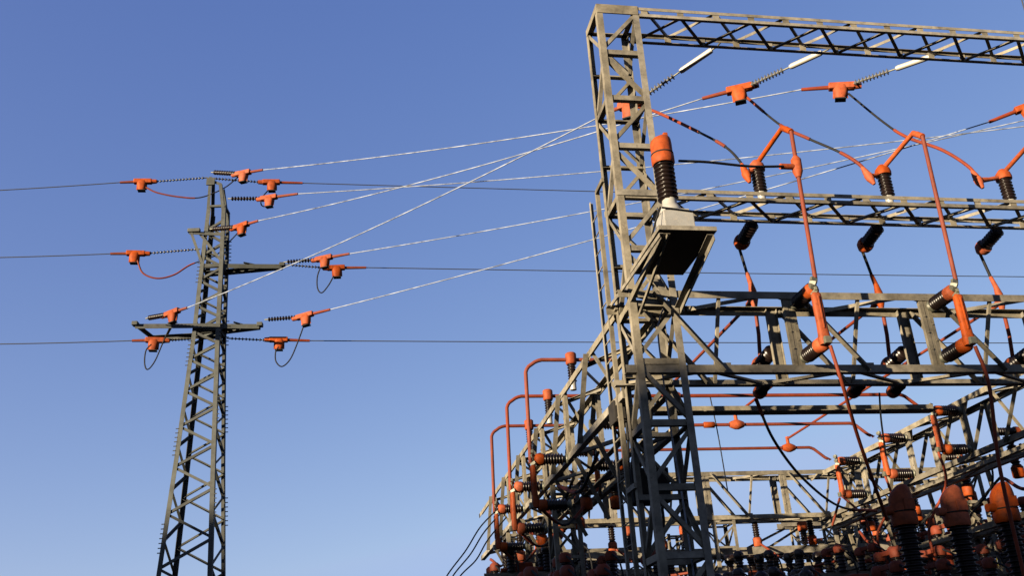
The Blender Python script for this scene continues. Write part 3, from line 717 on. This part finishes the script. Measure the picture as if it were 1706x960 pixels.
def tank(label, x0_, x1_, y0_, y1_, top):
    c = V(((x0_ + x1_) / 2, (y0_ + y1_) / 2, 0)); t = thing('power_transformer', label, 'transformer', c); w_ = (x1_ - x0_) / 2; d_ = (y1_ - y0_) / 2
    MB().box(V((0, 0, top / 2)), None, (w_, d_, top / 2), .05).build('tank', DARK, t)
    for k in range(12):
        b = MB(); b.box(V((-w_ + .2 + k * (2 * w_ - .4) / 11, -d_ - .16, top * .5)), None, (.035, .15, top * .36), .02); b.build('radiator_fin', DARK, t)
    MB().tube([V((-w_ * .7, 0, top + .35)), V((w_ * .5, 0, top + .35))], .26, 16).build('conservator', DARK, t)
    for k in range(3):
        b = MB(); sheds(b, V((-w_ * .5 + k * w_ * .5, -d_ * .6, top)), Z_, .55, .07, .11, 7, 14); ins = b.build('bushing', BROWN, t)
        b = MB(); b.lathe(V((-w_ * .5 + k * w_ * .5, -d_ * .6, top + .53)), Z_, [(0, .12), (.03, .14), (.2, .14), (.26, .08)], 14); b.build('cap_cover', RED, ins)
    return t
tank('dark transformer tank low behind the near tower and the left truss', 4.4, 8.0, 25.3, 27.0, 4.55)
tank('dark transformer tank low behind the three big capped bushings', 13.6, 17.2, 25.3, 27.0, 4.75)
isf2 = [(3.75, 22.8, 1.3, 4.75, 2, 'small isolator frame at the far left edge of the clutter'), (15.0, 19.5, 3.0, 5.3, 4, 'isolator frame beyond the right truss'), (13.2, 14.6, 2.6, 4.1, 3, 'near isolator frame at the right edge below the right truss'), (14.6, 24.9, 3.4, 6.0, 4, 'tall isolator frame behind the right truss'),
        (7.0, 16.4, 2.4, 3.55, 3, 'low isolator frame just right of the near tower legs'), (13.4, 16.8, 2.8, 4.1, 4, 'low isolator frame at the right edge behind the rightmost big cap'),
        (3.6, 16.2, 1.8, 3.75, 3, 'low isolator frame at the left edge of the yard'), (13.6, 19.0, 3.0, 4.75, 4, 'taller isolator frame under the right truss'), (10.2, 22.3, 3.0, 4.75, 4, 'isolator frame in front of the far support column')]
for cx_, cy_, w_, tp_, n_, l_ in isf2: isolator_frame(l_, cx_, cy_, w_, tp_, n_, 'low isolator frames', 0, BROWN if cx_ in (7.0, 10.2) else None)
for k, y_ in enumerate((13.6, 14.9, 16.3, 17.9, 19.9, 21.9)):
    copy_thing(hg, (12.48, y_, 5.70), 'hanging insulator under the inner chord of the right truss, %s from the camera' % nth[k])
for k, y_ in enumerate((14.2, 16.6, 18.6, 20.7, 22.6)):
    copy_thing(hg, (13.0, y_, 5.70), 'hanging insulator under the outer chord of the right truss, %s from the camera' % nth[k])
for k, y_ in enumerate((13.9, 15.4, 17.1, 19.2, 21.2, 23.0)):
    a = V((12.4, y_, 5.68)); o = MB().angle(V((0, 0, 0)), V((.5, .55, -1.25)), X_, Z_, .07).build('support_angle', STEEL, None, a)
    tag(o, 'short steel stay angle under the right truss, %s from the camera' % nth[k], 'steel angle', 'stay angles under the right truss')
for k, y_ in enumerate((13.4, 15.0, 16.8, 18.8, 20.8)):
    jumper('dark cable slung along under the right truss, %s span from the camera' % nth[k], [V((12.45, y_, 5.2)), V((12.3, y_ + .9, 4.8)), V((12.6, y_ + 1.9, 5.2))], .026, ((.6, 1),), 'cables slung under the right truss', lug=False)
for k, (x_, y_, z_) in enumerate(((13.4, 27.8, 6.2), (15.0, 27.8, 6.2), (16.4, 27.8, 6.2), (17.8, 27.8, 6.2))):
    lattice_column('back row lattice post beyond the right truss, %s from the left' % nth[k], x_, x_ + .45, y_, y_ + .45, 0, z_, .5, .08, .05, .045, name='lattice_column', group='back row lattice posts')
plain_beam('upper back beam joining the back row lattice posts', (13.0, 27.9, 6.22), (18.6, 27.9, 6.22), .16, .3)
plain_beam('lower back beam joining the back row lattice posts', (13.0, 27.75, 5.3), (18.6, 27.75, 5.3), .14, .3)
plain_beam('doubled channel beam slung below the inner chord of the right truss', (12.2, 13.0, 5.35), (12.2, 23.3, 5.35), .11, .25)
plain_beam('doubled channel beam slung below the outer chord of the left truss', (4.75, 13.2, 5.2), (4.75, 23.3, 5.2), .11, .25)
# brackets and red heads bunched under the left truss
for k, (x_, y_, z_) in enumerate(((4.75, 15.2, 5.5), (4.85, 17.0, 5.45), (4.7, 19.3, 5.5), (4.3, 21.2, 5.5), (4.2, 23.4, 5.5), (4.3, 25.4, 5.5))):
    copy_thing(hg, (x_, y_, z_), 'hanging insulator bunched under the left truss, %s in the row from the camera' % nth[k])
for k, y_ in enumerate((14.6, 16.0, 17.7, 19.6, 21.5, 23.6, 25.6)):
    a = V((3.9, y_, 5.5)); o = MB().angle(V((0, 0, 0)), V((0.62, .5, -.95)), X_, Z_, .07).build('support_angle', STEEL, None, a)
    tag(o, 'short steel stay angle under the left truss, %s from the camera' % nth[k], 'steel angle', 'stay angles under the left truss')
for k, y_ in enumerate((15.5, 17.4, 19.6, 22.0, 24.4)):
    jumper('dark cable slung along under the left truss, %s span from the camera' % nth[k], [V((4.2, y_, 5.5)), V((4.05, y_ + .9, 5.05)), V((3.9, y_ + 1.9, 5.35))], .028, ((.6, 1),), 'cables slung under the left truss', lug=False)
# droppers from the right truss to the low gear
for k, (x, y, z, x2, y2, z2, mm) in enumerate(((12.6, 16.2, 5.7, 12.2, 15.8, 3.3, RED), (12.5, 17.0, 5.7, 11.4, 17.0, 3.9, BLACK), (11.65, 17.35, 5.9, 11.0, 17.3, 3.9, RED), (11.65, 19.45, 5.9, 11.5, 20.0, 4.3, RED), (11.65, 21.55, 5.9, 12.4, 21.0, 4.3, RED), (12.9, 19.0, 5.7, 13.1, 20.2, 4.4, BLACK), (13.0, 15.0, 5.8, 12.6, 14.6, 3.2, RED), (12.4, 14.6, 5.8, 11.9, 14.2, 3.0, BLACK))):
    a = V((x, y, z)); b_ = V((x2, y2, z2))
    jumper('%s cable dropping from the right truss to the low gear, %s from the camera' % ('red' if mm is RED else 'black', nth[k]), [a, a.lerp(b_, .3) + V((.12, -.1, -.1)), a.lerp(b_, .7) + V((-.08, .05, -.05)), b_], 0.02, ((0, 1.0),) if mm is RED else (), 'cables dropping from the right truss', lug=False)
# dark cabinets hung in the tower
for (x, y, Y, w_, h_, l) in ((1080, 812, 13.1, .27, .24, 'dark control cabinet seen through the lower legs of the near tower'), (1032, 690, 13.3, .12, .16, 'small dark junction box hanging between ladder and tower legs')):
    p = at(x, y, Y=Y); t = thing('control_cabinet', l, 'cabinet', p)
    MB().box(V((0, 0, 0)), None, (w_, .16, h_), .012).build('housing', DARK, t)
    MB().box(V((0, -.168, 0)), None, (w_ * .9, .006, h_ * .9), .003).build('door', DARK, t)
    MB().tube([V((w_ * .5, -.1, -h_)), V((w_ * .5, -.1, -h_ - .25)), V((w_ * .2, 0, -h_ - .9))], .022, 8).build('conduit', BLACK, t)
jumper('thick black cable looping out beside the junction box at the near tower', [at(1044, 668, Y=13), at(1046, 652, Y=13), at(1066, 645, Y=13), at(1080, 655, Y=13), at(1084, 690, Y=13), at(1080, 730, Y=13)], 0.034, (), 'jumper cables', lug=False)
# low cables at bottom left
for k, (x0, y0, x1) in enumerate(((826, 852, 742), (832, 858, 752), (838, 868, 764))):
    jumper(['outermost', 'middle', 'innermost'][k] + ' of three dark cables arching down at the end of the left truss',
           [at(x0 + 6, y0 - 6, Y=20.8), at(x0 - 25, y0 + 26 + k * 3, Y=20.8), at((x0 + x1) / 2 - 8, y0 + 66, Y=20.8), at(x1, 965, Y=20.8), at(x1 - 14, 1010, Y=20.8)], 0.015, (), 'dark cables at the left truss end', lug=False)
# jumpers looping between the hanging heads and the low gear
for k, (a, b_) in enumerate((((4.45, 17.6, 5.05), (3.3, 16.45, 4.8)), ((4.45, 20.0, 5.05), (3.3, 18.65, 4.8)), ((4.45, 22.3, 5.05), (3.3, 20.85, 4.8)), ((6.6, 23.85, 5.2), (8.0, 22.0, 4.3)), ((10.4, 23.85, 5.2), (11.0, 21.0, 4.3)), ((11.9, 23.85, 5.2), (11.6, 21.5, 5.8)))):
    a = V(a); b_ = V(b_); mid = a.lerp(b_, .5) - Z_ * 0.35
    jumper(['loop cable under the left truss nearest the camera', 'loop cable under the left truss in the middle', 'loop cable under the left truss farthest back', 'loop cable under the far truss near its left end', 'loop cable under the far truss left of the corner', 'loop cable by the far right corner'][k], [a, mid, b_], 0.022, ((0, .3), (.7, 1)), 'loop cables under the trusses', lug=False)

# ================================================================== LEFT LATTICE TOWER
CT = V((-3.44, 24.3, 0)); TH = math.radians(-8)
tw = thing('transmission_tower', 'slender tapering lattice tower standing alone with wires on both sides', 'transmission tower', CT); tw.rotation_euler = (0, 0, TH)
def aw(z):
    pts = [(0, 1.78), (4.9, 1.25), (7.55, 0.98), (10.8, .70), (12.9, .60), (14.55, .50), (16, .45)]
    for (z0, a0), (z1, a1) in zip(pts, pts[1:]):
        if z <= z1: return a0 + (a1 - a0) * (z - z0) / (z1 - z0)
def tc(sx, sy, z, inset=0.0): h = aw(z) / 2 - inset; return V((sx * h, sy * h, z))
zl = [0, 4.9, 7.55, 10.8, 12.9, 14.55]
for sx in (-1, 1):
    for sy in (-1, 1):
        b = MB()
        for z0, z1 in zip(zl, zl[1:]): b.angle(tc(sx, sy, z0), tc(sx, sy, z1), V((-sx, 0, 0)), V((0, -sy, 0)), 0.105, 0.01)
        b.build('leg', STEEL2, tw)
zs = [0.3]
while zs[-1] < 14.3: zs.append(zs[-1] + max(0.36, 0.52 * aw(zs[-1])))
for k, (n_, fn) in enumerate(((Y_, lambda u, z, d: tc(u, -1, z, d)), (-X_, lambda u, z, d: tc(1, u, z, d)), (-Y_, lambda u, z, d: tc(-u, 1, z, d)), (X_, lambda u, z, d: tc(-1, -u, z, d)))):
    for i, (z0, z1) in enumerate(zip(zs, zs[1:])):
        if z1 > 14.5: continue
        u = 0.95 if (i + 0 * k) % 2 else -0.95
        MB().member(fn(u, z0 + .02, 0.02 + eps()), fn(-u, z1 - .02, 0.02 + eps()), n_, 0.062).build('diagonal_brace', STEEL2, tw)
# climbing bolts on legs
bolt = None
for sx, sy in ((-1, -1), (1, -1), (1, 1)):
    for z in [4.4 + .11 * k for k in range(92)]:
        if int(z * 1.3 + sx) % 3 == 0:
            if bolt is None:
                bolt = MB().tube([V((-.01 * sx, 0, 0)), V((0.058 * sx, 0, 0))], 0.013, 5).build('step_bolt', STEEL2, tw); o = bolt
            else: o = bolt.copy(); COL.objects.link(o); o.parent = tw
            o.location = tc(sx, sy, z)
            if sx > 0: o.rotation_euler = (0, 0, math.pi)
# head: mast and bent horn
hd = MB(); ztop = 15.52
hd.angle(tc(-1, -1, 14.5), V((-0.26, -0.24, ztop)), X_, Y_, 0.08); hd.angle(tc(-1, 1, 14.5), V((-0.26, 0.1, ztop)), X_, -Y_, 0.08)
hd.angle(tc(1, -1, 14.3), V((0.10, -0.24, 15.3)), -X_, Y_, 0.085); hd.angle(tc(1, 1, 14.3), V((0.10, 0.1, 15.3)), -X_, -Y_, 0.085)
hd.angle(V((0.10, -0.24, 15.3)), V((-0.26, -0.24, ztop - .05)), -Z_, Y_, 0.08)
hd.member(tc(-1, -1, 14.6), tc(1, -1, 14.6), Y_, 0.06); hd.member(tc(1, 1, 14.6), tc(1, -1, 14.6), -X_, 0.06)
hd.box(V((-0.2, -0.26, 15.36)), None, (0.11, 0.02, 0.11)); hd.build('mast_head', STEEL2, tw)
# arms
def tri_arm(z, tip, flat, nm='cross_arm'):
    b = MB(); sx = 1 if tip[0] > 0 else -1
    t1 = V((tip[0], tip[1], z)); 
    if flat:
        t2 = V((tip[0] + 0.12, tip[1] + 0.95, z)); b.angle(t1, t2, -Z_, X_, 0.08, .008)
    else: t2 = t1 + V((0.02, 0.1, 0))
    b.angle(tc(-sx, -1, z) , t1, -Z_, Y_, 0.125, .01); b.angle(tc(-sx, 1, z), t2, -Z_, -Y_, 0.125, .01)
    p = tc(sx, -1, z); q = tc(sx, 1, z)
    b.member(p.lerp(t1, .35), q.lerp(t2, .7), Z_, 0.05)
    b.box((t1 + t2) / 2 if not flat else t1, None, (0.07, 0.09, 0.05), 0.01)
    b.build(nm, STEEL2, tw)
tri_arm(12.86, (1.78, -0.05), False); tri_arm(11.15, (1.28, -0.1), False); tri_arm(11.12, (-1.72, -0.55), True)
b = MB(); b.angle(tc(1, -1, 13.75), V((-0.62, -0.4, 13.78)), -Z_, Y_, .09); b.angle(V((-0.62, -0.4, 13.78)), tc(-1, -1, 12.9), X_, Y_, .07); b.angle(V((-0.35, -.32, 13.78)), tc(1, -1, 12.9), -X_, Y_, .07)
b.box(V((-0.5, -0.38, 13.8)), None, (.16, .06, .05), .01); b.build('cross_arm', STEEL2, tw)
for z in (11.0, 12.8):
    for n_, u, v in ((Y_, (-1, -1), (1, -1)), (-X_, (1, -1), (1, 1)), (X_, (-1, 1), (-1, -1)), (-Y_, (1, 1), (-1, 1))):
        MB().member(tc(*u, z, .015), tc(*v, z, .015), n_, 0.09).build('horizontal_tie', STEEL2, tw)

# wires from the tower to the gantry: six sets with thicker insulators
GW = 'strain insulators on the left tower facing the gantry'
Yn = 23.7
W = [  # attach, clamp, tip, kind
    ((352, 287), (405, 290), (438, 283), 'fat', 'orange clamp at the very top of the left tower'),
    ((350, 382), (402, 378), (430, 368), 'fat', 'orange clamp in front of the left tower below its peak'),
    ((243, 531), (287, 523), (312, 513), 'fat', 'orange clamp above the left tower lower left arm'),
    ((380, 331), (448, 331), (496, 323), 'disc', 'lower orange clamp right of the left tower top'),
    ((473, 437), (540, 432), (582, 423), 'disc', 'orange clamp at the tip of the left tower upper right arm'),
    ((441, 533), (508, 528), (550, 516), 'disc', 'bright orange clamp beyond the left tower lower right arm')]
tips = []
for a, c, tp, kd, l in W:
    A_, C_, T_ = at(*a, Y=Yn), at(*c, Y=Yn - 0.45), at(*tp, Y=Yn - 0.75); tips.append(T_)
    strain_set(l, A_, C_, T_, GW, kd, 0.96)
wl = ['bright wire from the left tower top to the third clamp under the top beam', 'bright wire from the left tower to the clamp right of the lattice tower', 'steepest bright wire from the left tower lower arm to the gantry']
for k, dst in enumerate((clampT[2], clampT[1], clampT[0])):
    conductor(wl[k], wire_pts(tips[k], dst, 0.16), 0.0125, ALU, 'bright wires from the left tower to the gantry')
# the other three go on to the next bay
conductor('lowest bright wire from the left tower passing behind the gantry to the right edge clamp', wire_pts(tips[5], T4, 0.12), 0.0125, ALU, 'bright wires from the left tower to the gantry')
conductor('bright wire from the upper right arm running off behind the gantry', wire_pts(tips[4], at(1900, 155, Y=14.5), 0.2), 0.0125, ALU, 'bright wires from the left tower to the gantry')
conductor('bright wire from below the tower top running off behind the gantry', wire_pts(tips[3], at(1900, 186, Y=14.5), 0.2), 0.0125, ALU, 'bright wires from the left tower to the gantry')
# line conductors left and right
GL = 'strain insulators on the left tower for the dark line wires'
Ld = [((346, 296), (238, 304), (200, 304), (-300, 330), 'orange clamp on the thin string reaching left from the tower top'),
      ((334, 415), (226, 424), (184, 423), (-300, 432), 'orange clamp left of the tower below its peak'),
      ((322, 565), (258, 569), (220, 568), (-300, 574), 'orange clamp by the tower lower left arm on the level line'),
      ((352, 297), (452, 305), (504, 305), (2300, 350), 'upper orange clamp right of the left tower top'),
      ((474, 441), (560, 448), (610, 446), (2300, 466), 'darker orange clamp beyond the upper right arm tip'),
      ((378, 564), (464, 568), (516, 568), (2300, 570), 'orange clamp on the level line right of the lower arm')]
for k, (a, c, tp, e, l) in enumerate(Ld):
    Y0 = 24.5
    A_, C_, T_ = at(*a, Y=Y0), at(*c, Y=Y0), at(*tp, Y=Y0)
    strain_set(l, A_, C_, T_, GL, 'thin', 1.0)
    conductor('dark line wire running %s from the left tower, %s of three' % ('left' if k < 3 else 'right behind the gantry', ['highest', 'middle', 'lowest'][k % 3]), wire_pts(T_, at(*e, Y=Y0), 0.05), 0.013, DULL, 'dark line wires')
# jumper loops on the tower
def loop(label, pts, Y=23.9, sl=()): jumper(label, [at(x, y, Y=Y) for x, y in pts], 0.017, sl, 'jumper loops on the left tower', lug=False)
loop('red jumper loop on the left below the tower top', [(243, 312), (262, 321), (298, 328), (334, 329), (372, 314), (398, 294)], 24.1, ((0, .55),))
loop('jumper loop hanging left of the tower middle', [(229, 434), (238, 455), (262, 464), (290, 458), (318, 441), (360, 425), (385, 400), (400, 384)], 24.1, ((0, .6),))
loop('jumper loop at the lower left arm', [(288, 534), (272, 570), (258, 602), (246, 616), (241, 606), (243, 585), (252, 574)], 24.0, ())
loop('small jumper loop below the clamps right of the tower top', [(448, 340), (440, 344), (435, 340), (436, 330), (446, 318)], 23.7, ())
loop('jumper loop hanging below the upper right arm clamps', [(536, 441), (529, 460), (529, 480), (536, 488), (547, 476), (556, 460)], 23.7, ())
loop('jumper loop hanging right of the lower arm', [(506, 543), (497, 568), (484, 598), (470, 611), (460, 603), (459, 588), (464, 578)], 23.8, ())
# wire corner at the upper right
conductor('short dark wire crossing the upper right corner of the picture', [at(1694, -30, Y=16), at(1712, 34, Y=16)], 0.016, DULL, None)

# ================================================================== SETTING
def sheet(name, size, nx, hfun, material, cx=0, cy=0):
    mb = MB(); vs = []; fs = []
    for j in range(nx + 1):
        for i in range(nx + 1):
            x = cx + (i / nx - .5) * size; y = cy + (j / nx - .5) * size; vs.append((x, y, hfun(x, y)))
    for j in range(nx):
        for i in range(nx): fs.append((j * (nx + 1) + i, j * (nx + 1) + i + 1, (j + 1) * (nx + 1) + i + 1, (j + 1) * (nx + 1) + i))
    mb.add(vs, fs, True); o = mb.build(name, material); o['kind'] = 'structure'; return o
sheet('ground', 6000, 8, lambda x, y: 0.0, GRAVEL)

# ------------------------------------------------------------------ sun
SUN_AZ = V((-0.86, -0.51, 0)).normalized(); EL = math.radians(8.0)
sdir = SUN_AZ * math.cos(EL) + Z_ * math.sin(EL)

# unseen ridge added towards the sun, its crest shaped to shade the lower yard
side = V((-SUN_AZ.y, SUN_AZ.x, 0))      # along the ridge
rng = random.Random(3); mb = MB(); vs = []; fs = []; R = 70.0
us = [-130 + 4 * k for k in range(25)] + [-30 + .35 * k for k in range(115)] + [11 + 4 * k for k in range(30)]
def crest(u):
    h = 17.1 + .5 * math.sin(u * .9) + .45 * math.sin(u * 2.3 + 1) + rng.uniform(-.35, .35)
    if -7.9 < u < -3.0: h += -0.55 + (2.0 if math.sin(u * 4.1) > .72 else 0)  # spikes and dip shaped for dappled shade on the front truss
    if -18.5 < u < -9: h -= 0.1
    if u < -20: h += 0.5
    return h
for u in us:
    c = crest(u)
    for k, (dq, hh) in enumerate(((-16, -0.05), (-6, .72), (0, 1.0), (7, .75), (30, -0.05))):
        p = SUN_AZ * (R + dq + (rng.uniform(-1, 1) if k != 2 else 0)) + side * u
        vs.append((p.x, p.y, max(c * hh, -0.5)))
for j in range(len(us) - 1):
    for k in range(4): fs.append((j * 5 + k, j * 5 + k + 1, (j + 1) * 5 + k + 1, (j + 1) * 5 + k))
mb.add(vs, fs, False); o = mb.build('shade_ridge', SHADE_RIDGE); o['kind'] = 'structure'

# one small yellowing tree far behind the right-hand caps
tp = at(1645, 915, Y=45)
t = thing('yellowing_tree', 'small yellowing tree seen through the clutter between the right hand big caps', 'tree', (tp.x, 45, 0))
b = MB(); H = tp.z
b.tube([V((0, 0, 0)), V((.1, 0, H * .3)), V((-.05, .1, H * .6)), V((0, 0, H * .9))], [.2, .15, .1, .03], 8)
for k in range(14):
    a = k * 2.4; z = H * (.3 + .045 * k); l = 1.9 * (1 - .04 * k)
    b.tube([V((0, 0, z)), V((math.cos(a) * l * .5, math.sin(a) * l * .5, z + .5)), V((math.cos(a) * l, math.sin(a) * l, z + 1.0))], [.06, .04, .015], 6)
b.build('trunk', BARK, t)
b = MB(); vs = []; fs = []
for c in range(46):
    a = rng.uniform(0, 6.28); z = H * rng.uniform(.4, .95); rr = 2.1 * math.sqrt(rng.random()) * (1.15 - abs(z / H - .6)); cc = V((math.cos(a) * rr, math.sin(a) * rr, z))
    for q in range(110):
        p = cc + V((rng.gauss(0, .28), rng.gauss(0, .28), rng.gauss(0, .24))); n1 = V((rng.gauss(0, 1), rng.gauss(0, 1), rng.gauss(0, 1))).normalized(); n2 = n1.orthogonal().normalized(); n3 = n1.cross(n2); s_ = rng.uniform(.05, .09); o_ = len(vs)
        vs += [p - n2 * s_, p + n3 * s_ * .6, p + n2 * s_, p - n3 * s_ * .6]; fs.append((o_, o_ + 1, o_ + 2, o_ + 3))
b.add(vs, fs); b.build('crown', LEAF, t)

w = bpy.data.worlds.new('World'); sc.world = w; w.use_nodes = True
nt = w.node_tree; bg = nt.nodes['Background']; sky = nt.nodes.new('ShaderNodeTexSky'); sky.sky_type = 'NISHITA'
sky.sun_disc = False; sky.sun_elevation = EL; sky.sun_rotation = math.atan2(sdir.x, sdir.y)
sky.air_density = 0.4; sky.dust_density = 3.0; sky.ozone_density = 1.2; sky.altitude = 300
sep = nt.nodes.new('ShaderNodeSeparateColor'); com = nt.nodes.new('ShaderNodeCombineColor')
nt.links.new(sky.outputs['Color'], sep.inputs['Color'])
for ch, g_, a_, cap_ in (('Red', 1.05, 1.01, 1.0), ('Green', 0.87, 0.90, 1.34), ('Blue', 0.47, 1.25, 2.05)):     # film response of the sky colours
    p_ = nt.nodes.new('ShaderNodeMath'); p_.operation = 'POWER'; p_.inputs[1].default_value = g_
    q_ = nt.nodes.new('ShaderNodeMath'); q_.operation = 'MULTIPLY'; q_.inputs[1].default_value = a_
    c_ = nt.nodes.new('ShaderNodeMath'); c_.operation = 'MINIMUM'; c_.inputs[1].default_value = cap_
    nt.links.new(sep.outputs[ch], p_.inputs[0]); nt.links.new(p_.outputs[0], q_.inputs[0]); nt.links.new(q_.outputs[0], c_.inputs[0]); nt.links.new(c_.outputs[0], com.inputs[ch])
nt.links.new(com.outputs['Color'], bg.inputs['Color']); bg.inputs['Strength'].default_value = 0.085
ld = bpy.data.lights.new('sun', 'SUN'); ld.energy = 5.0; ld.angle = math.radians(0.5); ld.color = (1.0, 0.815, 0.565)
so = bpy.data.objects.new('sun', ld); COL.objects.link(so); so.rotation_euler = sdir.to_track_quat('Z', 'Y').to_euler(); so.location = (-20, -20, 30)
sc.view_settings.view_transform = 'Standard'; sc.view_settings.look = 'None'; sc.view_settings.gamma = 1; sc.view_settings.exposure = 2.2
sc.view_settings.use_curve_mapping = False
sc.cycles.max_bounces = 6
